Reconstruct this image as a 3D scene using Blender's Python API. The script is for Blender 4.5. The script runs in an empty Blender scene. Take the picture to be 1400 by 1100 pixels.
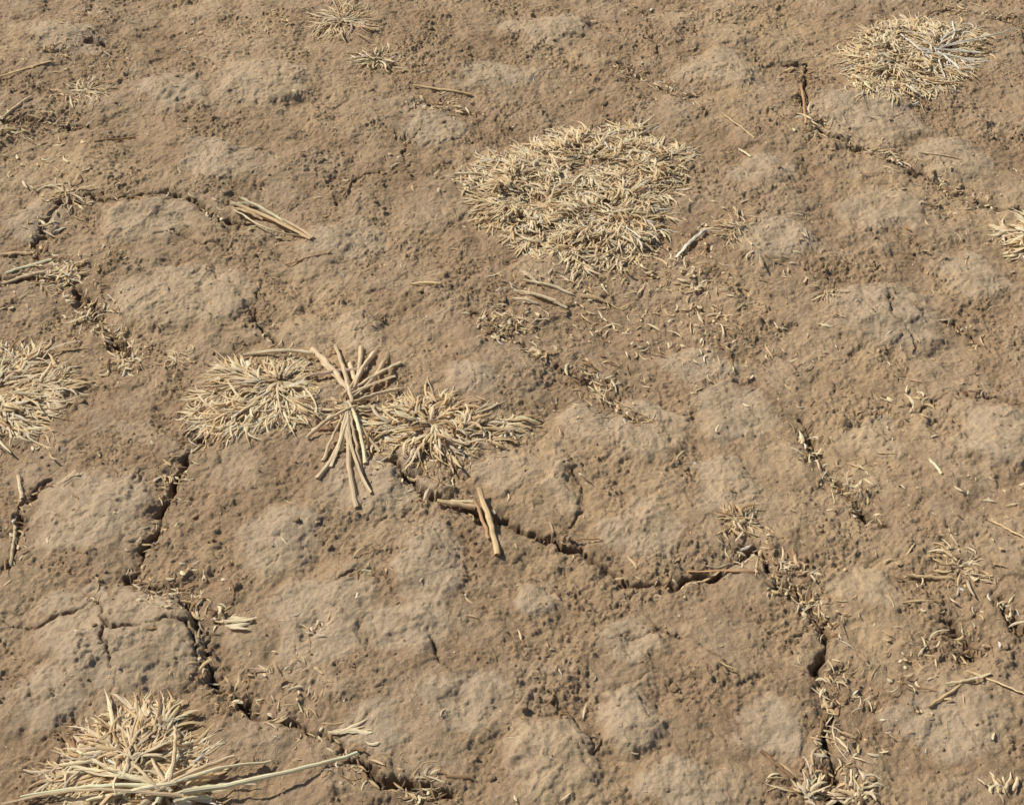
import bpy, math, numpy as np
from mathutils import Vector
rng = np.random.default_rng(7)
f32 = np.float32

# ------------------------------------------------------------ site survey
PITCH = math.radians(44); DIST = 2.05; TV = math.tan(math.radians(15)); TH = TV*1024/804
CH = DIST*math.sin(PITCH); CY = -DIST*math.cos(PITCH)
def G(px, py):
    """survey grid reference -> metres on the ground plane"""
    px = np.asarray(px, float); py = np.asarray(py, float)
    a = (px-700)/700*TH; b = (550-py)/550*TV
    t = CH/(math.sin(PITCH)-b*math.cos(PITCH))
    return t*a, CY+t*(math.cos(PITCH)+b*math.sin(PITCH))
def GS(px, py):
    x0, y0 = G(px-5, py); x1, y1 = G(px+5, py)
    return float(x1-x0)/10     # metres per grid unit

# ------------------------------------------------------------ noise
perm = rng.permutation(256).astype(np.int32)
ang = rng.uniform(0, 2*np.pi, 256); gcx = np.cos(ang).astype(f32); gsy = np.sin(ang).astype(f32)
rA = rng.uniform(.08, .92, 256).astype(f32); rB = rng.uniform(.08, .92, 256).astype(f32); rC = rng.random(256).astype(f32)
def pn(x, y, seed=0):
    x = np.asarray(x); y = np.asarray(y)
    r = .61+seed*1.37; c, s = math.cos(r), math.sin(r)
    x, y = (x*c-y*s+seed*17.37).astype(f32), (x*s+y*c+seed*9.71).astype(f32)
    xi = np.floor(x).astype(np.int32); yi = np.floor(y).astype(np.int32)
    xf = x-xi; yf = y-yi
    u = xf*xf*xf*(xf*(xf*6-15)+10); v = yf*yf*yf*(yf*(yf*6-15)+10)
    def g(i, j):
        h = perm[(perm[(xi+i) & 255]+yi+j+seed*31) & 255]
        return gcx[h]*(xf-i)+gsy[h]*(yf-j)
    a = g(0, 0); b = g(1, 0); c = g(0, 1); d = g(1, 1)
    p = a+u*(b-a); q = c+u*(d-c)
    return (p+v*(q-p))*1.5
def fbm(x, y, f, o, seed=0, gain=0.5):
    s = 0; a = 1
    for i in range(o):
        s = s+a*pn(x*f, y*f, seed+i); f *= 2.03; a *= gain
    return s
def worley(x, y, seed=0):
    r = .4+seed*.9; c, s = math.cos(r), math.sin(r)
    x, y = (x*c-y*s+seed*13.1).astype(f32), (x*s+y*c+seed*7.7).astype(f32)
    xi = np.floor(x).astype(np.int32); yi = np.floor(y).astype(np.int32)
    F1 = np.full(x.shape, 9, f32); R = np.zeros(x.shape, f32)
    for i in (-1, 0, 1):
        for j in (-1, 0, 1):
            h = perm[(perm[(xi+i) & 255]+yi+j+seed*53) & 255]
            d = np.sqrt((xi+i+rA[h]-x)**2+(yi+j+rB[h]-y)**2)
            m = d < F1
            R = np.where(m, rC[h], R); F1 = np.where(m, d, F1)
    return F1, R
def sstep(a, b, x):
    t = np.clip((x-a)/(b-a), 0, 1); return t*t*(3-2*t)

# ------------------------------------------------------------ ground layout
def axis(lo, hi, step, far):
    c = list(np.arange(lo, hi, step)); a = []; s = step; p = lo
    while p > -far: s *= 1.13; p -= s; a.append(p)
    b = []; s = step; p = c[-1]
    while p < far: s *= 1.13; p += s; b.append(p)
    return np.array(a[::-1]+c+b), len(a), len(c)
xs, ix0, nxd = axis(-1.12, 1.12, 0.0015, 70)
ys, iy0, nyd = axis(-0.75, 1.22, 0.0016, 70)
X, Y = np.meshgrid(xs, ys); X = X.astype(f32); Y = Y.astype(f32)

cracks = [  # polyline, width mm, depth mm, litter
 ([(0,370),(50,375),(100,382),(120,410),(150,450),(180,495)],6,11,1.3),
 ([(55,345),(50,310),(80,280),(120,274),(180,273),(225,266),(262,272),(300,300),(350,305)],4,12,.25),
 ([(350,395),(347,435),(372,465),(398,490)],3.5,9,.5),
 ([(372,500),(320,560),(270,612),(235,665),(222,710),(200,755),(178,800),(235,812),(268,832),(285,870),(283,915),(325,958),(370,985),(430,1003),(480,1035),(520,1070),(610,1092)],5,15,.5),
 ([(0,795),(25,740),(30,690),(70,655)],3.5,7,.25),
 ([(540,635),(580,682),(640,700),(705,722),(760,738),(820,768),(880,798),(930,800),(985,774)],5.5,20,.18),
 ([(985,774),(1030,748),(1060,790),(1110,830),(1132,862),(1118,910),(1140,960),(1130,1020),(1150,1100)],5.5,15,.7),
 ([(1075,90),(1102,92),(1100,165),(1132,190),(1200,215),(1300,258),(1350,280),(1410,295)],4.5,12,.65),
 ([(1095,570),(1118,625),(1150,660),(1190,702),(1216,722)],5.5,15,.75),
 ([(845,92),(905,125),(962,152)],4,8,.5),
 ([(825,-10),(880,20),(902,80)],3,7,.2),
 ([(132,822),(150,872),(205,865),(262,862),(275,915)],2.2,8,.03),
 ([(140,872),(158,925)],1.8,5,0),
 ([(455,280),(483,250),(550,225),(560,185)],2.2,6,.3),
 ([(648,428),(682,455),(740,487),(800,515),(858,565),(882,580)],4.5,8,.7),
 ([(0,170),(60,168),(125,176)],5,8,.8),
 ([(1275,15),(1330,18),(1410,40)],3.5,8,.5),
 ([(565,145),(645,156)],3.5,8,.6),
 ([(1300,850),(1332,895)],8,11,.4),
 ([(1372,818),(1398,870)],7,12,.5),
 ([(1215,405),(1224,440),(1252,472)],1.8,5,0),
 ([(500,432),(532,440)],4,8,.2),
 ([(70,75),(95,78)],6,10,.3),([(120,60),(150,68)],5,8,.2),
 ([(590,880),(600,915),(650,930)],1.8,4,.03),
 ([(450,805),(495,782),(530,800)],2,5,.1),
 ([(740,960),(790,990),(810,1030)],2.5,5,.2),
 ([(780,640),(800,690),(760,740)],2.0,4,.1),
 ([(850,870),(905,860),(990,905)],1.8,3,.05),
 ([(1250,560),(1320,535),(1400,560)],2,5,.2),
 ([(190,330),(235,318),(300,340)],1.8,4,.05),
 ([(1280,440),(1310,440),(1340,470)],2.5,6,.3),
 ([(0,850),(60,860),(130,822)],2,5,.1),
]
lumps = [(365,120,72,32,22),(230,132,52,26,13),(200,300,70,34,13),(245,400,105,45,14),(185,880,105,85,20),
 (380,745,72,50,11),(590,775,52,62,12),(755,1040,68,60,17),(858,985,46,46,14),(1215,430,85,50,20),
 (1185,160,80,42,16),(985,100,55,24,11),(740,42,60,24,10),(590,182,52,24,9),(490,455,36,26,11),
 (520,665,85,48,10),(885,585,60,42,13),(800,575,40,35,9),(768,650,24,46,9),(560,860,58,48,12),
 (445,850,80,60,7),(125,700,90,62,9),(1372,600,62,50,20),(1000,565,60,40,5),(1195,600,50,30,7),
 (1300,220,55,32,12),(875,725,60,42,10),(690,640,60,28,6),(45,300,42,26,9),(930,1080,62,36,9),
 (1050,1000,60,50,5),(1290,985,90,50,7),(740,818,32,24,6),(640,960,60,40,4),(470,330,60,30,6),
 (1180,800,50,35,5),(990,660,50,40,6),(100,840,40,40,7),(60,960,60,45,7),(1060,330,60,30,6),
 (640,520,50,30,7),(1200,290,70,25,8),(680,110,60,22,6),(90,60,60,24,7),(1040,240,50,20,8),
 (860,880,50,30,5),(300,220,60,25,5),(510,1000,50,40,5),(960,500,60,25,6),(1330,380,50,30,9)]

wx = 0.018*fbm(X, Y, 13, 5, 3, .58); wy = 0.018*fbm(X, Y, 13, 5, 8, .58)
WX = X+wx; WY = Y+wy
lum = np.zeros_like(X); H = np.zeros_like(X)
for (px, py, rx, ry, h) in lumps:
    s = GS(px, py); cx, cy = G(px, py); _, y1 = G(px, py-ry); _, y2 = G(px, py+ry)
    a = rx*s*1.2; b = abs(float(y1-y2))/2*1.2
    m = (np.abs(X-cx) < a*1.9) & (np.abs(Y-cy) < b*1.9)
    r2 = ((WX[m]-cx)/a)**2+((WY[m]-cy)/b)**2
    d = np.clip(1-r2, 0, 1)
    d = d*sstep(0, .7, d)**.6
    H[m] = H[m]*(1-.5*d)+f32(h*0.00082)*d; lum[m] = np.maximum(lum[m], sstep(0.03, .7, d))
ca, sa = math.cos(-.5), math.sin(-.5)
U = (WX*ca+WY*sa); Vv = (-WX*sa+WY*ca)
fl = fbm(U*.55, Vv, 12, 3, 12)
H += .0056*fl; lum = np.clip(lum+.4*sstep(.1, .7, fl), 0, 1)
F1, R = worley(WX*11, WY*11, 2)
gen = np.clip(1-(F1/.6)**2, 0, 1)*sstep(.4, .75, R)
H += 0.0026*gen*(1-.7*lum); lum = np.maximum(lum, .5*gen)
H += 0.012*fbm(X, Y, 1.6, 2, 11)
H += 0.0042*fbm(X, Y, 9, 2, 15)
H += 0.0022*fbm(X, Y, 28, 3, 21)
bil = np.abs(fbm(X, Y, 45, 4, 25))
H -= 0.0020*bil*(1-.45*lum)
fine = fbm(X, Y, 120, 3, 30, .6)
rough = sstep(-.3, .5, fbm(X, Y, 8, 4, 40, .6)-.8*lum+.10)
H += fine*(0.00050+0.0007*rough)
for (sc, amp, sd, th) in ((85, .0032, 5, .86), (140, .0026, 6, .64), (230, .0016, 9, .38)):
    F1, R = worley(X*sc+.5*fine, Y*sc+.4*bil, sd)
    g = np.sqrt(np.clip(1-(F1/(.25+.3*R))**2, 0, 1))*(R > th)
    H += amp*g*(.10+.90*rough)*(.5+.5*R)
F1, R = worley(WX*45, WY*45, 13)
H -= .0012*np.clip(1-(F1/.3)**2, 0, 1)*(R > .9)
fk = fbm(WX, WY, 16, 5, 101, .55)
H += .0016*sstep(.02, .07, fk)+.0013*sstep(-.37, -.31, fk)
# cracks
D = np.full(X.shape, 9., f32); WD = np.ones(X.shape, f32)*.004; DP = np.zeros(X.shape, f32)
cx_w = X+0.010*fbm(X, Y, 25, 2, 50)+0.0030*fbm(X, Y, 110, 2, 53)
cy_w = Y+0.010*fbm(X, Y, 25, 2, 56)+0.0030*fbm(X, Y, 110, 2, 59)
crack_pts = []
for (pl, w, dp, lit) in cracks:
    gx, gy = G([p[0] for p in pl], [p[1] for p in pl])
    for k in range(len(pl)-1):
        ax, ay, bx, by = gx[k], gy[k], gx[k+1], gy[k+1]
        crack_pts.append((ax, ay, bx, by, lit, w))
        M = .07
        i0 = np.searchsorted(xs, min(ax, bx)-M); i1 = np.searchsorted(xs, max(ax, bx)+M)
        j0 = np.searchsorted(ys, min(ay, by)-M); j1 = np.searchsorted(ys, max(ay, by)+M)
        sl = (slice(j0, j1), slice(i0, i1))
        vx, vy = bx-ax, by-ay
        t = np.clip(((cx_w[sl]-ax)*vx+(cy_w[sl]-ay)*vy)/(vx*vx+vy*vy), 0, 1)
        d = np.hypot(cx_w[sl]-ax-t*vx, cy_w[sl]-ay-t*vy)
        m = d < D[sl]
        D[sl] = np.where(m, d, D[sl]); WD[sl] = np.where(m, w*.001, WD[sl]); DP[sl] = np.where(m, dp*.001, DP[sl])
vary = np.clip(.75+1.0*fbm(X, Y, 22, 2, 60), np.where(DP > .0175, .75, .25), 1.4)
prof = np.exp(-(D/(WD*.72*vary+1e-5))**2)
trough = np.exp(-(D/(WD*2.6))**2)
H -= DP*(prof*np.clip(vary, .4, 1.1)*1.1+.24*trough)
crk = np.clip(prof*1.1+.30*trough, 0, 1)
rid = np.abs(fbm(cx_w, cy_w, 5.5, 2, 7, .35))
net = np.exp(-(rid/.010)**2)*sstep(.15, .55, fbm(X, Y, 7, 2, 66))
H -= .0030*net; crk = np.maximum(crk, .4*net)
far = sstep(2.5, 8, np.hypot(X, Y)); H *= (1-.6*far)
H = H.astype(f32)

def ground(x, y):
    x = np.asarray(x, float); y = np.asarray(y, float)
    i = np.clip(np.searchsorted(xs, x)-1, 0, len(xs)-2); j = np.clip(np.searchsorted(ys, y)-1, 0, len(ys)-2)
    u = (x-xs[i])/(xs[i+1]-xs[i]); v = (y-ys[j])/(ys[j+1]-ys[j])
    return (H[j, i]*(1-u)+H[j, i+1]*u)*(1-v)+(H[j+1, i]*(1-u)+H[j+1, i+1]*u)*v
def samp(A, x, y):
    i = np.clip(np.searchsorted(xs, x), 0, len(xs)-1); j = np.clip(np.searchsorted(ys, y), 0, len(ys)-1)
    return A[j, i]

# ------------------------------------------------------------ mesh helper
def make_mesh(name, V, Q, mat, col=None, attrs=None, smooth=True):
    me = bpy.data.meshes.new(name)
    n = Q.shape[1]
    me.vertices.add(len(V)); me.vertices.foreach_set("co", V.astype(f32).ravel())
    me.loops.add(Q.size); me.loops.foreach_set("vertex_index", Q.astype(np.int32).ravel())
    me.polygons.add(len(Q)); me.polygons.foreach_set("loop_start", np.arange(0, Q.size, n, dtype=np.int32))
    me.polygons.foreach_set("use_smooth", np.full(len(Q), smooth))
    me.update(calc_edges=True)
    if col is not None:
        a = me.color_attributes.new("Col", 'FLOAT_COLOR', 'POINT')
        a.data.foreach_set("color", np.concatenate([col, np.ones((len(col), 1))], 1).astype(f32).ravel())
    for k, v in (attrs or {}).items():
        a = me.attributes.new(k, 'FLOAT', 'POINT'); a.data.foreach_set("value", v.astype(f32).ravel())
    me.materials.append(mat)
    ob = bpy.data.objects.new(name, me); bpy.context.scene.collection.objects.link(ob)
    return ob

# ------------------------------------------------------------ materials
def nodes(name):
    m = bpy.data.materials.new(name); m.use_nodes = True
    nt = m.node_tree; nt.nodes.clear()
    o = nt.nodes.new('ShaderNodeOutputMaterial'); p = nt.nodes.new('ShaderNodeBsdfPrincipled')
    nt.links.new(p.outputs[0], o.inputs[0]); return m, nt, p, o
def noise(nt, scale, det, co, rough=.6):
    n = nt.nodes.new('ShaderNodeTexNoise'); n.inputs['Scale'].default_value = scale
    n.inputs['Detail'].default_value = det; n.inputs['Roughness'].default_value = rough
    nt.links.new(co, n.inputs['Vector']); return n.outputs['Fac']
def ramp(nt, src, a, b, c0, c1):
    r = nt.nodes.new('ShaderNodeValToRGB'); e = r.color_ramp.elements
    e[0].position = a; e[1].position = b; e[0].color = (*c0, 1); e[1].color = (*c1, 1)
    nt.links.new(src, r.inputs[0]); return r.outputs[0]
def mix(nt, fac, a, b, mode='MIX'):
    m = nt.nodes.new('ShaderNodeMix'); m.data_type = 'RGBA'; m.blend_type = mode
    for s, v in ((m.inputs[0], fac), (m.inputs[6], a), (m.inputs[7], b)):
        if isinstance(v, (int, float)): s.default_value = v
        elif isinstance(v, tuple): s.default_value = (*v, 1)
        else: nt.links.new(v, s)
    return m.outputs[2]
def math_(nt, op, a, b):
    m = nt.nodes.new('ShaderNodeMath'); m.operation = op; m.use_clamp = False
    for s, v in ((m.inputs[0], a), (m.inputs[1], b)):
        if isinstance(v, (int, float)): s.default_value = v
        else: nt.links.new(v, s)
    return m.outputs[0]

def soil_mat():
    m, nt, p, o = nodes('dry_soil')
    co = nt.nodes.new('ShaderNodeTexCoord').outputs['Object']
    at = lambda n: (lambda a: (setattr(a, 'attribute_name', n), a.outputs['Fac'])[1])(nt.nodes.new('ShaderNodeAttribute'))
    pale = at('pale')
    c = ramp(nt, noise(nt, 9, 5, co), .3, .7, (.312, .204, .112), (.430, .300, .172))
    c = mix(nt, math_(nt, 'MULTIPLY', pale, .75), c, (.480, .366, .240))
    c = mix(nt, ramp(nt, noise(nt, 3.2, 3, co), .47, .64, (0, 0, 0), (.5, .5, .5)), c, (.54, .385, .212))
    c = mix(nt, ramp(nt, noise(nt, 24, 4, co), .5, .68, (0, 0, 0), (.35, .35, .35)), c, (.27, .175, .098))
    c = mix(nt, ramp(nt, noise(nt, 80, 4, co), .52, .72, (0, 0, 0), (.4, .4, .4)), c, (.25, .16, .088))
    c = mix(nt, ramp(nt, noise(nt, 420, 4, co), .58, .72, (0, 0, 0), (.5, .5, .5)), c, (.15, .095, .054))
    c = mix(nt, ramp(nt, noise(nt, 300, 3, co), .60, .72, (0, 0, 0), (.65, .65, .65)), c, (.68, .54, .36))
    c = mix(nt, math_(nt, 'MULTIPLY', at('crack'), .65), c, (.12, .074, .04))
    nt.links.new(c, p.inputs['Base Color'])
    p.inputs['Roughness'].default_value = .82; p.inputs['Specular IOR Level'].default_value = .25
    h = math_(nt, 'ADD', math_(nt, 'MULTIPLY', noise(nt, 190, 6, co, .68), 1.0), math_(nt, 'MULTIPLY', noise(nt, 600, 4, co, .7), .55))
    h = math_(nt, 'MULTIPLY', h, math_(nt, 'SUBTRACT', 1.0, math_(nt, 'MULTIPLY', pale, .2)))
    b = nt.nodes.new('ShaderNodeBump'); b.inputs['Strength'].default_value = 1; b.inputs['Distance'].default_value = .0032
    nt.links.new(h, b.inputs['Height']); nt.links.new(b.outputs[0], p.inputs['Normal'])
    return m
def straw_mat():
    m, nt, p, o = nodes('dry_straw')
    co = nt.nodes.new('ShaderNodeTexCoord').outputs['Object']
    a = nt.nodes.new('ShaderNodeAttribute'); a.attribute_name = 'Col'
    s = nt.nodes.new('ShaderNodeAttribute'); s.attribute_name = 'across'
    c = mix(nt, ramp(nt, noise(nt, 170, 4, co), .54, .75, (0, 0, 0), (.35, .35, .35)), a.outputs['Color'], (.47, .30, .14))
    w = nt.nodes.new('ShaderNodeMath'); w.operation = 'SINE'
    nt.links.new(math_(nt, 'MULTIPLY', s.outputs['Fac'], 26.), w.inputs[0])
    rib = math_(nt, 'ADD', math_(nt, 'MULTIPLY', w.outputs[0], .5), .5)
    c = mix(nt, math_(nt, 'MULTIPLY', rib, .10), c, (.35, .22, .10))
    nt.links.new(c, p.inputs['Base Color'])
    p.inputs['Roughness'].default_value = .6; p.inputs['Specular IOR Level'].default_value = .22
    b = nt.nodes.new('ShaderNodeBump'); b.inputs['Strength'].default_value = .5; b.inputs['Distance'].default_value = .0005
    nt.links.new(math_(nt, 'ADD', rib, noise(nt, 500, 3, co)), b.inputs['Height']); nt.links.new(b.outputs[0], p.inputs['Normal'])
    tr = nt.nodes.new('ShaderNodeBsdfTranslucent'); nt.links.new(mix(nt, .5, c, (.95, .72, .40)), tr.inputs['Color'])
    ms = nt.nodes.new('ShaderNodeMixShader'); ms.inputs[0].default_value = .20
    nt.links.new(p.outputs[0], ms.inputs[1]); nt.links.new(tr.outputs[0], ms.inputs[2]); nt.links.new(ms.outputs[0], o.inputs[0])
    return m
SOIL = soil_mat(); STRAW = straw_mat()

ny, nx = X.shape
idx = np.arange(nx*ny, dtype=np.int32).reshape(ny, nx)
Q = np.stack([idx[:-1, :-1], idx[:-1, 1:], idx[1:, 1:], idx[1:, :-1]], -1).reshape(-1, 4)
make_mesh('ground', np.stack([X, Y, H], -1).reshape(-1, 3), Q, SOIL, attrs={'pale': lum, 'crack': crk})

# ------------------------------------------------------------ swept leaves / stalks
def sweep(P, Wd, roll, prof, closed):
    N, S, _ = P.shape; K = len(prof)
    T = np.gradient(P, axis=1); T /= np.linalg.norm(T, axis=2, keepdims=True)+1e-9
    side = np.cross(T, np.array([0, 0, 1.])); side /= np.linalg.norm(side, axis=2, keepdims=True)+1e-6
    nor = np.cross(side, T)
    c, s = np.cos(roll)[..., None], np.sin(roll)[..., None]
    s2 = side*c+nor*s; n2 = nor*c-side*s
    pr = np.asarray(prof, float)
    V = P[:, :, None, :]+(s2[:, :, None, :]*pr[None, None, :, 0:1]+n2[:, :, None, :]*pr[None, None, :, 1:2])*Wd[:, :, None, None]*.5
    id_ = np.arange(N*S*K).reshape(N, S, K)
    if closed: nx_ = np.roll(id_, -1, axis=2)
    else: nx_ = id_[:, :, 1:]; id_ = id_[:, :, :-1]
    Qd = np.stack([id_[:, :-1], nx_[:, :-1], nx_[:, 1:], id_[:, 1:]], -1).reshape(-1, 4)
    across = np.broadcast_to(np.linspace(0, 1, K)[None, None, :], (N, S, K)).ravel()
    return V.reshape(-1, 3), Qd, across
LEAF = [(-1, -.25), (-.5, .12), (0, .25), (.5, .12), (1, -.25)]
SHEATH = [(-1, -.35), (-.72, .30), (-.2, .55), (.3, .52), (.78, .22), (1, -.4)]
TUBE = [(math.cos(t), .72*math.sin(t)) for t in np.linspace(0, 2*np.pi, 8, endpoint=False)]

PALE = np.array([.95, .785, .505]); MID = np.array([.82, .61, .335]); GREY = np.array([.68, .56, .40])
BRN = np.array([.40, .25, .13]); DRK = np.array([.17, .105, .058]); WHT = np.array([.93, .86, .71])
def colors(n, weights):
    base = np.array([PALE, MID, GREY, BRN, DRK, WHT]); w = np.array(weights, float); w /= w.sum()
    c = base[rng.choice(6, n, p=w)]
    return np.clip(c*rng.uniform(.84, 1.06, (n, 1))*rng.uniform(.97, 1.03, (n, 3)), 0, .95)

class Bag:
    def __init__(s): s.V = []; s.Q = []; s.C = []; s.A = []; s.n = 0
    def add(s, V, Qd, A, C):
        s.V.append(V); s.Q.append(Qd+s.n); s.A.append(A); s.C.append(C); s.n += len(V)
    def build(s, name):
        return make_mesh(name, np.concatenate(s.V), np.concatenate(s.Q), STRAW, np.concatenate(s.C), {'across': np.concatenate(s.A)})

def blades(bag, x, y, zoff, th, L, W, ph0, ph1, bend, roll0, roll1, col, S=7, prof=LEAF, closed=False, taper='leaf', clear=.0004, base_dark=.75):
    N = len(x); s = np.linspace(0, 1, S)
    h = th[:, None]+bend[:, None]*s+.10*rng.standard_normal((N, S)).cumsum(1)
    ph = ph0[:, None]+(ph1-ph0)[:, None]*s
    st = L[:, None]/(S-1)
    d = np.stack([np.cos(ph)*np.cos(h)*st, np.cos(ph)*np.sin(h)*st, np.sin(ph)*st], -1)
    P = np.cumsum(d, axis=1)-d[:, :1]
    P[..., 0] += x[:, None]; P[..., 1] += y[:, None]; P[..., 2] += (ground(x, y)+zoff)[:, None]
    if taper == 'leaf': w = np.interp(s, [0, .15, .45, .8, 1], [.55, .9, 1, .65, .08])
    elif taper == 'chip': w = np.interp(s, [0, .12, .5, .9, 1], [.3, .9, 1, .8, .3])
    else: w = np.interp(s, [0, .08, .9, 1], [.9, 1, .85, .7])
    Wd = W[:, None]*w[None]*rng.uniform(.8, 1.2, (N, S))
    g = ground(P[..., 0], P[..., 1])
    P[..., 2] = np.maximum(P[..., 2], g+clear+.14*W[:, None])
    roll = roll0[:, None]+(roll1-roll0)[:, None]*s
    V, Qd, A = sweep(P, Wd, roll, prof, closed)
    K = len(prof)
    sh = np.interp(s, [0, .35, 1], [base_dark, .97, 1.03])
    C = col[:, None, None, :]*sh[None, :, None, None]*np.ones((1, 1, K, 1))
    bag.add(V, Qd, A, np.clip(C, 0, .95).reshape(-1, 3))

def inpoly(px, py, poly):
    c = np.zeros(len(px), bool); n = len(poly)
    for i in range(n):
        x1, y1 = poly[i]; x2, y2 = poly[(i+1) % n]
        m = ((y1 > py) != (y2 > py)) & (px < (x2-x1)*(py-y1)/(y2-y1+1e-12)+x1)
        c ^= m
    return c
def edged(px, py, poly):
    d = np.full(len(px), 9.); n = len(poly)
    for i in range(n):
        a = np.array(poly[i]); b = np.array(poly[(i+1) % n]); v = b-a
        t = np.clip(((px-a[0])*v[0]+(py-a[1])*v[1])/(v@v), 0, 1)
        d = np.minimum(d, np.hypot(px-a[0]-t*v[0], py-a[1]-t*v[1]))
    return d
TW = [.58, .29, .03, .06, .01, .03]
def tuft(name, poly, n, L=.024, W=.0033, hgt=.008, centers=None, weights=TW, swirl=1.0, jit=.35, seed=0, bag=None, S=7, hole=-.42, wobA=.022):
    gx, gy = G([p[0] for p in poly], [p[1] for p in poly]); gp = list(zip(gx, gy))
    xx = rng.uniform(min(gx)-.01, max(gx)+.01, n*6); yy = rng.uniform(min(gy)-.01, max(gy)+.01, n*6)
    # blades gather in many little sprigs that share a base and fan out
    nf = max(12, n//13)
    fx = rng.uniform(min(gx)-.01, max(gx)+.01, nf*6); fy = rng.uniform(min(gy)-.01, max(gy)+.01, nf*6)
    who = rng.integers(0, nf*6, n*6); mixm = rng.random(n*6) < .78
    xx = np.where(mixm, fx[who]+rng.normal(0, .0026, n*6), xx); yy = np.where(mixm, fy[who]+rng.normal(0, .0026, n*6), yy)
    fz = rng.uniform(.1, 1, nf*6)[who]; fa = rng.normal(0, .55, nf*6)[who]
    wob = wobA*np.array(fbm(xx, yy, 25, 2, 70+seed))
    e = edged(xx, yy, gp); ins = inpoly(xx, yy, gp)
    sd = np.where(ins, e, -e)+wob-.006
    thin = np.array(pn(xx*30, yy*30, 75+seed)) > hole
    k = np.where((sd > 0) & (thin | (rng.random(len(xx)) < .3)))[0][:n]
    x, y, e, fz, fa = xx[k], yy[k], np.clip(sd[k], 0, 1), fz[k], fa[k]
    if centers is None: centers = [(np.mean([p[0] for p in poly]), np.mean([p[1] for p in poly]))]
    cs = np.array([G(*c) for c in centers]); dd = np.hypot(x[:, None]-cs[:, 0], y[:, None]-cs[:, 1])
    j = dd.argmin(1); th = np.arctan2(y-cs[j, 1], x-cs[j, 0])
    N = len(x)
    th = th+swirl*(np.array(fbm(x, y, 16, 2, 80+seed))*1.6+fa)+rng.normal(0, jit, N)
    dome = sstep(0, .035, e)*np.clip(.8+.9*np.array(pn(x*26, y*26, 85+seed)), .1, 1.5)
    z = dome*hgt*np.clip(fz+rng.normal(0, .12, N), .05, 1.2)+.0008
    ph0 = rng.uniform(.0, .3, N)+.25*dome*rng.random(N); ph1 = rng.uniform(-.55, .05, N)
    LL = L*rng.lognormal(0, .3, N); WW = W*rng.uniform(.5, 1.3, N)
    b = bag or Bag()
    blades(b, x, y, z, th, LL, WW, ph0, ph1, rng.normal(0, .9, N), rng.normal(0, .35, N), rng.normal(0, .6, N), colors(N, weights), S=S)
    if bag is None: b.build(name)
    return b

def radial(name, px, py, r, n, W=.0026, weights=TW, a0=0, a1=360, bag=None, up=.12, messy=1.):
    s = GS(px, py); x0, y0 = G(px, py); N = n
    th = np.radians(rng.uniform(a0, a1, N))
    lob = (np.array(pn(np.cos(th)*1.7, np.sin(th)*1.7, int(px) % 50)) > -.15) | (rng.random(N) < .25)
    th = th[lob]; N = len(th)
    q = rng.uniform(0, .75, N)**1.2*r*s
    x = x0+np.cos(th)*q+rng.normal(0, .004, N); y = y0+np.sin(th)*q+rng.normal(0, .004, N)
    LL = r*s*rng.uniform(.25, .85, N)
    b = bag or Bag()
    blades(b, x, y, rng.uniform(0, .005, N), th+rng.normal(0, .5*messy, N), LL, W*rng.uniform(.5, 1.3, N), rng.uniform(0, up*2, N), rng.uniform(-.5, .1, N),
           rng.normal(0, .9, N), rng.normal(0, .4, N), rng.normal(0, .7, N), colors(N, weights))
    if bag is None: b.build(name)
    return b

def stalk(bag, p0, p1, w, z0=.004, z1=.002, arch=.004, bend=.025, col=GREY, prof=SHEATH, taper=(1, 1), S=14):
    x0, y0 = G(*p0); x1, y1 = G(*p1); s = np.linspace(0, 1, S)
    sc = GS((p0[0]+p1[0])/2, (p0[1]+p1[1])/2); w = w*sc
    nx_, ny_ = -(y1-y0), (x1-x0); ln = math.hypot(nx_, ny_)
    off = bend*ln*float(np.clip(rng.normal(), -1.5, 1.5))*np.sin(np.pi*s**rng.uniform(.7, 1.6))+.0005*rng.standard_normal(S)
    x = x0+(x1-x0)*s+nx_/ln*off; y = y0+(y1-y0)*s+ny_/ln*off
    g = ground(x, y); line = g[0]+z0+(g[-1]+z1-g[0]-z0)*s+arch*np.sin(np.pi*s)
    z = np.maximum(line, g+w*.28); z = np.convolve(np.pad(z, 2, 'edge'), np.ones(5)/5, 'valid'); z = np.maximum(z, g+w*.1)
    P = np.stack([x, y, z], -1)[None]
    Wd = (w*np.linspace(taper[0], taper[1], S)*rng.uniform(.88, 1.12, S))[None]
    roll = (rng.normal(0, .3)+np.linspace(0, rng.normal(0, .8), S))[None]
    V, Qd, A = sweep(P, Wd, roll, prof, prof is TUBE)
    c = np.clip(np.array(col)*rng.uniform(.85, 1.12), 0, .9)
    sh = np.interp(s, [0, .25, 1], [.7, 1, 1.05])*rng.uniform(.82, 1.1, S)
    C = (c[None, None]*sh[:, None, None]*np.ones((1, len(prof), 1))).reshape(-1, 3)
    bag.add(V, Qd, A, np.clip(C, 0, .9))

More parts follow.
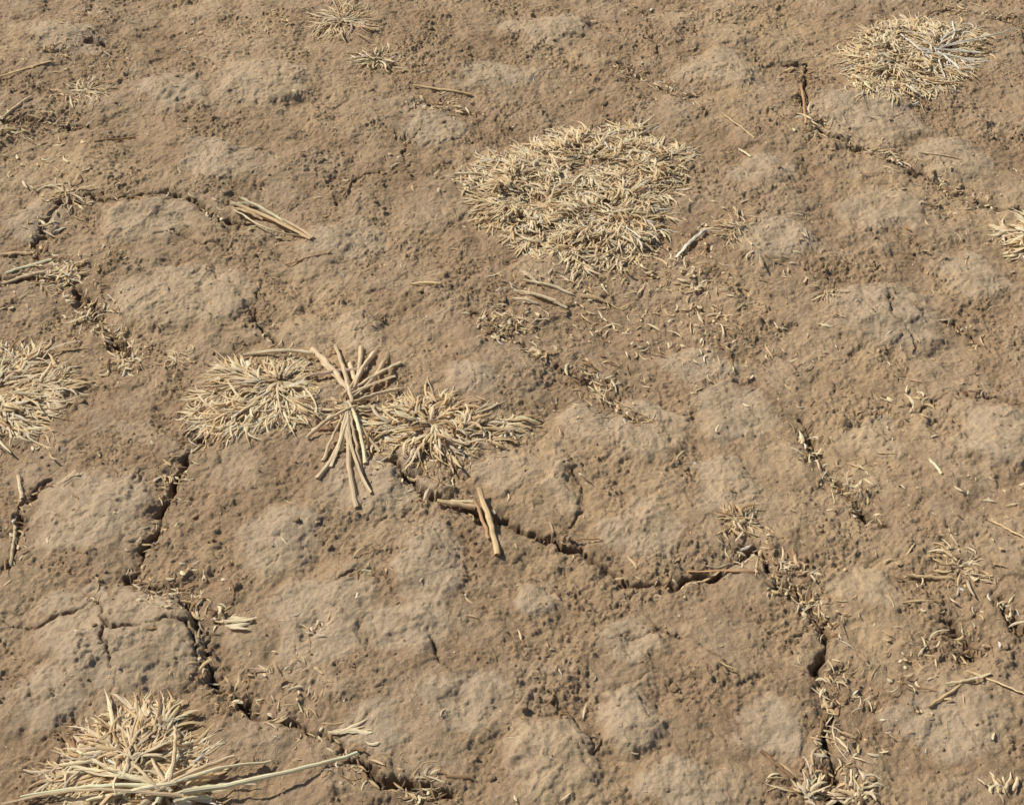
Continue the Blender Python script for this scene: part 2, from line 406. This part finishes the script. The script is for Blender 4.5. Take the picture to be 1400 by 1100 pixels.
# ------------------------------------------------------------ tufts
tuft('dry_grass_tuft', [(642,240),(655,218),(700,214),(742,186),(800,176),(875,182),(935,214),(928,250),(905,282),(912,322),(878,348),(800,366),(730,350),(690,320),(646,283)],
     5000, centers=[(720,280),(800,230),(840,300)], seed=1, hgt=.011)
tuft('dry_grass_tuft', [(1150,85),(1188,45),(1250,28),(1335,45),(1350,75),(1312,112),(1255,138),(1192,146),(1155,122)],
     2700, hgt=.009, centers=[(1275,75),(1220,90)], seed=2)
tuft('dry_grass_tuft', [(262,592),(285,535),(330,502),(398,505),(425,558),(408,580),(352,586),(292,602)],
     1350, L=.030, W=.0034, hgt=.010, centers=[(385,525)], seed=3, swirl=.4, jit=.22)
tuft('dry_grass_tuft', [(505,592),(545,562),(590,545),(640,565),(700,577),(680,615),(590,630),(520,622)],
     640, L=.027, W=.0040, hgt=.010, centers=[(590,590)], seed=4, weights=[.43,.36,.05,.12,.02,.02])
tuft('dry_grass_tuft', [(-60,470),(40,474),(95,508),(88,530),(50,560),(25,598),(-60,612)],
     1400, L=.029, W=.0040, hgt=.011, centers=[(-15,530)], seed=5, swirl=.5)
tuft('dry_grass_tuft', [(75,1085),(110,1030),(160,1000),(205,972),(250,992),(258,1040),(230,1085),(150,1115)],
     1250, L=.029, W=.0037, hgt=.008, centers=[(190,1075)], seed=6, swirl=.7, weights=[.43,.38,.06,.10,.02,.01])
tuft('dry_grass_tuft', [(1372,305),(1440,300),(1450,375),(1385,352)], 500, L=.026, W=.0042, centers=[(1410,330)], seed=7)
radial('dry_grass_tuft', 468, 38, 52, 190, .0030)
radial('dry_grass_tuft', 515, 90, 36, 100, .0030)
radial('dry_grass_tuft', 118, 130, 44, 110, .0028)
radial('dry_grass_tuft', 92, 268, 38, 60, .0028, weights=[.45,.35,.1,.1,0,0])
radial('dry_grass_tuft', 1130, 402, 26, 30, .0030, weights=[.4,.4,.1,.1,0,0], messy=.5)
radial('dry_grass_tuft', 1312, 778, 46, 50, .0034, weights=[.2,.35,.1,.33,.02,0])
radial('dry_grass_tuft', 4, 186, 26, 40, .004)
radial('dry_grass_tuft', 1010, 715, 36, 90, .0030, weights=[.35,.45,.05,.15,0,0], messy=2)
radial('dry_grass_tuft', 245, 488, 26, 60, .0020, weights=[.4,.5,0,.1,0,0])
radial('dry_grass_tuft', 1105, 1090, 52, 60, .0038, a0=20, a1=160, messy=.5)
radial('dry_grass_tuft', 1168, 1092, 46, 60, .004, a0=30, a1=170, messy=.5)
radial('dry_grass_tuft', 1370, 1090, 34, 24, .0035, a0=40, a1=140)
radial('dry_grass_tuft', 945, 388, 24, 18, .004)
radial('dry_grass_tuft', 95, 370, 26, 36, .005, weights=[.55,.3,.05,.1,0,0])
radial('dry_grass_tuft', 1005, 320, 36, 70, .0022, weights=[.4,.4,.1,.1,0,0])
for (px, py, r, n) in [(1560,620,90,260),(-190,330,80,260),(1600,160,90,260),(-230,900,90,260),(700,1250,90,200),(300,-110,90,200),(1000,-130,90,220)]:
    poly = [(px+r*math.cos(t)*rng.uniform(.7, 1.1), py+.6*r*math.sin(t)*rng.uniform(.7, 1.1)) for t in np.linspace(0, 6.28, 10)[:-1]]
    tuft('dry_grass_tuft', poly, n*4, seed=10)

# ------------------------------------------------------------ stubble clumps (thick cut stems)
b = Bag(); c0 = (480, 568); SG = (GREY+MID)/2
for e, w in [((421,608),6),((434,664),7),((454,650),6),((466,628),6),((489,704),8),((508,688),6),((500,644),6),((520,624),5),
             ((427,592),5),((442,640),5),((498,668),5)]:
    stalk(b, (c0[0]+rng.normal(0, 6), c0[1]+rng.normal(0, 5)), e, w, z0=.012, z1=.001, arch=.003, col=SG*rng.uniform(.85, 1.25), taper=(.7, 1.05), bend=.05)
for e, w in [((426,478),8),((442,500),6),((460,476),8),((478,502),6),((494,476),6),((512,484),7),((532,488),7),((548,502),6),((540,522),6),((546,542),5),
             ((436,486),5)]:
    stalk(b, (c0[0]+rng.normal(0, 7), c0[1]-16+rng.normal(0, 6)), e, w, z0=.009, z1=.002, arch=.003, col=SG*rng.uniform(.85, 1.25), taper=(.7, 1.1), bend=.05)
radial('', 480, 562, 38, 80, .0035, weights=[.3,.4,.05,.22,.03,0], bag=b)
b.build('stubble_clump')
b = Bag(); c0 = (228, 1092)
for e, w in [((490,1036),8),((372,1045),6),((322,1040),8),((300,1068),6),((255,1018),9),((240,1000),7),((100,1028),7),((88,1050),8),((30,1094),7),((5,1104),6),
             ((120,1100),7),((205,1020),6),((295,1092),7),((350,1075),5),((180,1050),6),((265,1055),7)]:
    stalk(b, (c0[0]+rng.normal(0, 14), c0[1]+rng.normal(0, 9)), e, w, z0=.012, z1=.004, arch=.005, col=[PALE, SG, PALE][rng.integers(3)], taper=(1.05, .6), bend=.035)
radial('', 228, 1092, 80, 130, .005, weights=[.5,.25,.08,.08,0,.1], bag=b)
b.build('stubble_clump')
b = Bag(); c0 = (1275, 75)
for e, w in [((1345,60),3),((1392,48),2),((1265,35),3),((1300,38),3),((1330,90),3),((1230,55),3),((1290,110),3),((1340,78),3),((1320,46),3),((1310,100),3)]:
    stalk(b, (c0[0]+rng.normal(0, 9), c0[1]+rng.normal(0, 6)), e, w, z0=.010, z1=.006, arch=.003, col=WHT*.95, bend=.1)
radial('', 1290, 75, 50, 190, .003, weights=[.2,.1,0,0,0,.7], bag=b, up=.3)
b.build('stubble_clump')

# ------------------------------------------------------------ individual stalks
def single(name, lst):
    b = Bag()
    for (p0, p1, w, col, kw) in lst: stalk(b, p0, p1, w, col=col, **kw)
    b.build(name)
single('straw_stalk', [((332,484),(428,486),5,PALE*.9,dict(prof=TUBE, arch=.004, z0=.004, z1=.010))])
single('straw_stalk', [((425,519),(500,514),7,np.array([.62,.44,.30]),dict(z0=.008, z1=.008, arch=.002))])
single('straw_stalk', [((565,123),(645,135),4,MID,dict(prof=TUBE, arch=.001))])
single('straw_stalk_bundle', [((316,280),(425,330),5,MID,dict(z0=.006,arch=.003)),((330,276),(400,310),4,PALE,dict(z0=.010,arch=.003)),((345,292),(415,318),4,BRN*1.4,{}),((318,288),(360,300),5,MID,{}),((385,300),(428,328),4,SG,{}),((320,292),(410,322),3,PALE,dict(bend=.08)),((316,284),(350,280),4,PALE,{})])
single('straw_stalk', [((598,697),(650,698),7,MID,dict(prof=TUBE,arch=.001,bend=.01,z0=.006,z1=.008)),((600,690),(648,693),5,PALE,dict(arch=.001,bend=.01,z0=.006,z1=.008))])
single('straw_stalk', [((655,676),(680,766),8,MID*.85,dict(prof=TUBE,arch=.002,z0=.014,z1=.003,bend=.01)),((648,690),(668,745),5,BRN*1.3,dict(arch=.001,z0=.010))])
single('straw_stalk', [((963,322),(924,352),6,WHT*.9,dict(arch=.002,z0=.006)),((955,326),(930,345),4,SG,dict(arch=.001,z0=.004))])
single('straw_stalk_bundle', [((702,400),(760,410),5,SG*1.1,{}),((715,385),(782,404),4,PALE,{}),((725,404),(775,420),4,PALE*.95,{}),((712,375),(735,390),6,SG,{}),((790,405),(832,412),4,MID,{}),((700,412),(735,418),4,PALE,{})])
for (p0, p1, w, c) in [((562,390),(602,394),4,MID),((1240,786),(1302,789),5,MID),((1270,628),(1286,652),4,PALE),((25,650),(30,682),6,SG),((0,112),(72,94),4,MID),
      ((1232,826),(1282,824),3,MID),((1268,968),(1330,930),4,MID),((1290,940),(1352,925),4,PALE*.9),((1320,918),(1400,955),4,MID),((1350,715),(1400,748),4,MID),
      ((1040,1028),(1085,1065),6,BRN*.7),((390,362),(452,346),3,BRN*1.5),((15,775),(22,720),5,SG),((1095,120),(1100,180),4,BRN*1.4),((0,380),(60,368),5,SG),((5,368),(70,352),5,PALE),
      ((985,160),(1030,200),2,MID),((1010,210),(1025,222),4,PALE),((1255,215),(1310,222),3,SG),((0,170),(45,140),4,SG),((620,242),(665,240),4,PALE),
      ((130,200),(185,186),3,BRN*1.3),((985,775),(930,800),4,MID),((1030,785),(940,780),4,BRN*1.5),((935,615),(925,632),4,SG),((780,738),(820,736),3,BRN*1.6),((480,250),(470,272),3,BRN),
      ((700,578),(718,573),5,PALE),((1070,100),(1085,98),4,MID),((0,345),(45,340),5,MID)]:
    single('straw_stalk', [(p0, p1, w, c, dict(arch=.001, z0=.002, z1=.002, bend=.03))])
def husk(px, py, n, L, W, th0):
    b = Bag(); x0, y0 = G(px, py)
    blades(b, np.full(n, x0)+rng.normal(0, .005, n), np.full(n, y0)+rng.normal(0, .004, n), rng.uniform(.003, .006, n), rng.normal(th0, .2, n), L*rng.uniform(.6, 1.1, n), W*rng.uniform(.6, 1.1, n), np.full(n, .05), np.full(n, -.1), rng.normal(0, .3, n), rng.normal(0, .3, n), rng.normal(0, .4, n), colors(n, [.6,.2,.05,0,0,.15]))
    b.build('seed_husk')
husk(315, 860, 5, .034, .008, .05); husk(458, 1007, 4, .040, .006, .1)

# ------------------------------------------------------------ litter
b = Bag()
def litter(x, y, L, W, weights, th=None, z=.002):
    N = len(x); L = np.minimum(L, .034); W = np.minimum(W, .0055)
    th = rng.uniform(0, 2*np.pi, N) if th is None else th
    blades(b, x, y, rng.uniform(0, z, N), th, L, W, rng.uniform(-.1, .3, N), rng.uniform(-.4, .15, N), rng.normal(0, .9, N), rng.normal(0, .4, N), rng.normal(0, .7, N), colors(N, weights), S=5, taper='chip', base_dark=.9)
LX, LY, LTH = [], [], []
for (ax, ay, bx, by, lit, w) in crack_pts:
    ln = math.hypot(bx-ax, by-ay); n = int(ln*lit*1000)
    if n == 0: continue
    t = rng.random(n); dens = np.array(pn((ax+(bx-ax)*t)*22, (ay+(by-ay)*t)*22, 90)) > -.05
    t = t[dens]; n = len(t)
    LX.append(ax+(bx-ax)*t+rng.normal(0, .009, n)); LY.append(ay+(by-ay)*t+rng.normal(0, .009, n))
    LTH.append(math.atan2(by-ay, bx-ax)+rng.normal(0, .8, n)+np.pi*(rng.random(n) > .5))
x = np.concatenate(LX); y = np.concatenate(LY); th = np.concatenate(LTH); n = len(x)
litter(x, y, .0115*rng.lognormal(0, .5, n), .0023*rng.lognormal(0, .42, n), [.24,.30,.04,.28,.12,.02], th, z=.003)
for (px, py, r, n, wt) in [(690,448,34,80,0),(675,435,24,40,0),(130,425,34,90,0),(75,375,50,120,0),(175,488,26,40,0),(820,520,38,80,2),(735,484,18,35,1),(1120,625,25,22,0),
      (1160,665,22,22,0),(1075,780,34,90,0),(1112,826,24,50,0),(375,305,40,25,1),(298,850,24,25,0),(235,810,38,35,1),(432,868,24,14,1),(572,662,28,24,0),(965,440,70,110,1),(915,360,60,110,1),
      (1110,178,24,24,0),(1205,212,34,28,0),(1335,272,34,28,0),(862,98,24,24,0),(912,124,20,20,1),(600,150,30,30,0),(1320,878,24,30,2),(1140,935,26,28,0),(1135,1010,22,24,1),(60,178,44,36,0),
      (510,90,34,20,1),(375,925,34,24,1),(410,965,34,24,1),(480,1055,28,22,0),(575,1082,30,24,0),(85,75,16,30,2),(135,60,20,28,2),(110,30,30,25,0),(1200,965,60,40,1),(1240,930,40,30,1),
      (650,600,50,30,0),(540,560,30,30,0),(385,35,30,22,1),(1390,850,24,20,0),(60,610,24,14,0),(520,620,30,30,0),(240,660,18,20,0),(1240,555,30,14,1),(745,570,30,14,1),(830,440,60,30,1),(1330,540,20,20,2),
      (740,395,60,50,1),(1010,310,44,50,1),(850,10,20,15,1),(1130,80,26,20,0),(70,300,24,25,0),(1312,778,40,40,1),(880,345,60,80,1),(640,250,30,40,1),
      (780,375,90,100,1),(1000,460,80,60,1),(130,110,80,60,1),(60,240,70,50,1),(300,60,90,30,1),(1190,480,80,30,1),(930,500,100,50,1),(1080,350,90,45,1),(1300,300,90,50,1),(960,30,90,35,1),(1250,650,120,50,1),(1250,850,110,45,1)]:
    s = GS(px, py); x0, y0 = G(px, py)
    x = x0+rng.normal(0, r*.65*s, n); y = y0+rng.normal(0, r*.65*s, n)
    W = [[.36,.34,.04,.2,.04,.02],[.44,.4,.02,.12,.02,0],[.1,.2,.05,.35,.3,0]][wt]
    litter(x, y, .0105*rng.lognormal(0, .55, n), .0022*rng.lognormal(0, .42, n), W, z=.004)
n = 9000; x = rng.uniform(-1.7, 1.7, n); y = rng.uniform(-1.2, 1.8, n)
k = np.array(fbm(x, y, 5, 2, 95)) > -.25; x, y = x[k], y[k]; n = len(x)
litter(x, y, .0048*rng.lognormal(0, .55, n), .0013*rng.lognormal(0, .4, n), [.32,.36,.03,.23,.02,.04], z=.001)
n = 340; x = rng.uniform(-1.5, 1.5, n); y = rng.uniform(-1., 1.6, n)
litter(x, y, .013*rng.lognormal(0, .35, n), .0024*rng.lognormal(0, .3, n), [.5,.3,.03,.12,0,.05], z=.001)
b.build('dead_leaf_litter')

# ------------------------------------------------------------ soil crumbs
def crumbs(name, n, sub, rmin, sig, cap):
    bpy.ops.mesh.primitive_ico_sphere_add(subdivisions=sub, radius=1); o = bpy.context.object; me = o.data
    base = np.array([v.co[:] for v in me.vertices]); fc = np.array([p.vertices[:] for p in me.polygons])
    bpy.data.objects.remove(o); bpy.data.meshes.remove(me)
    x = rng.uniform(-1.5, 1.5, n*5); y = rng.uniform(-1., 1.6, n*5)
    ins = (np.abs(x) < 1.1) & (y > -.73) & (y < 1.2)
    pr = np.where(ins, .05+.55*samp(rough, x, y)**2*(1-samp(lum, x, y))+.8*samp(crk, x, y), .3)
    k = np.where(rng.random(len(x)) < pr)[0][:n]; x, y = x[k], y[k]; N = len(x)
    r = np.minimum(rmin*rng.lognormal(0, sig, N), cap)
    V = base[None]*(1+.28*rng.standard_normal((N, len(base), 1)).clip(-1.3, 1.3))*rng.uniform(.65, 1.25, (N, 1, 3))*[1, 1, .7]
    a = rng.uniform(0, 6.28, N); c, s = np.cos(a)[:, None], np.sin(a)[:, None]
    V = np.stack([V[..., 0]*c-V[..., 1]*s, V[..., 0]*s+V[..., 1]*c, V[..., 2]], -1)*r[:, None, None]
    V += np.stack([x, y, ground(x, y)+r*.2], -1)[:, None]
    F = (fc[None]+(np.arange(N)*len(base))[:, None, None]).reshape(-1, 3)
    make_mesh(name, V.reshape(-1, 3), F, SOIL, smooth=True)
crumbs('soil_crumbs', 19000, 1, .0013, .35, .0026)
crumbs('soil_crumbs', 1200, 2, .0023, .4, .0055)

# ------------------------------------------------------------ light, sky, camera
sd = Vector((-.80, .42, 0)).normalized(); el = math.radians(43)
to_sun = Vector((sd.x*math.cos(el), sd.y*math.cos(el), math.sin(el)))
L = bpy.data.lights.new('sun', 'SUN'); L.energy = 5.0; L.angle = math.radians(.53); L.color = (1, .95, .87)
so = bpy.data.objects.new('sun', L); bpy.context.scene.collection.objects.link(so)
so.rotation_euler = to_sun.to_track_quat('Z', 'Y').to_euler()
w = bpy.data.worlds.new('World'); bpy.context.scene.world = w; w.use_nodes = True
nt = w.node_tree; bg = nt.nodes['Background']; sk = nt.nodes.new('ShaderNodeTexSky'); sk.sky_type = 'NISHITA'; sk.sun_disc = False
sk.sun_elevation = el; sk.sun_rotation = math.atan2(sd.x, sd.y)
nt.links.new(sk.outputs[0], bg.inputs[0]); bg.inputs[1].default_value = .075
sc = bpy.context.scene
sc.view_settings.view_transform = 'Standard'; sc.view_settings.look = 'None'; sc.view_settings.exposure = 0
cam = bpy.data.cameras.new('camera'); co = bpy.data.objects.new('camera', cam); sc.collection.objects.link(co)
co.location = (0, CY, CH); co.rotation_euler = (math.pi/2-PITCH, 0, 0)
cam.sensor_fit = 'HORIZONTAL'; cam.angle = 2*math.atan(TH); cam.clip_start = .01; cam.clip_end = 200
sc.camera = co
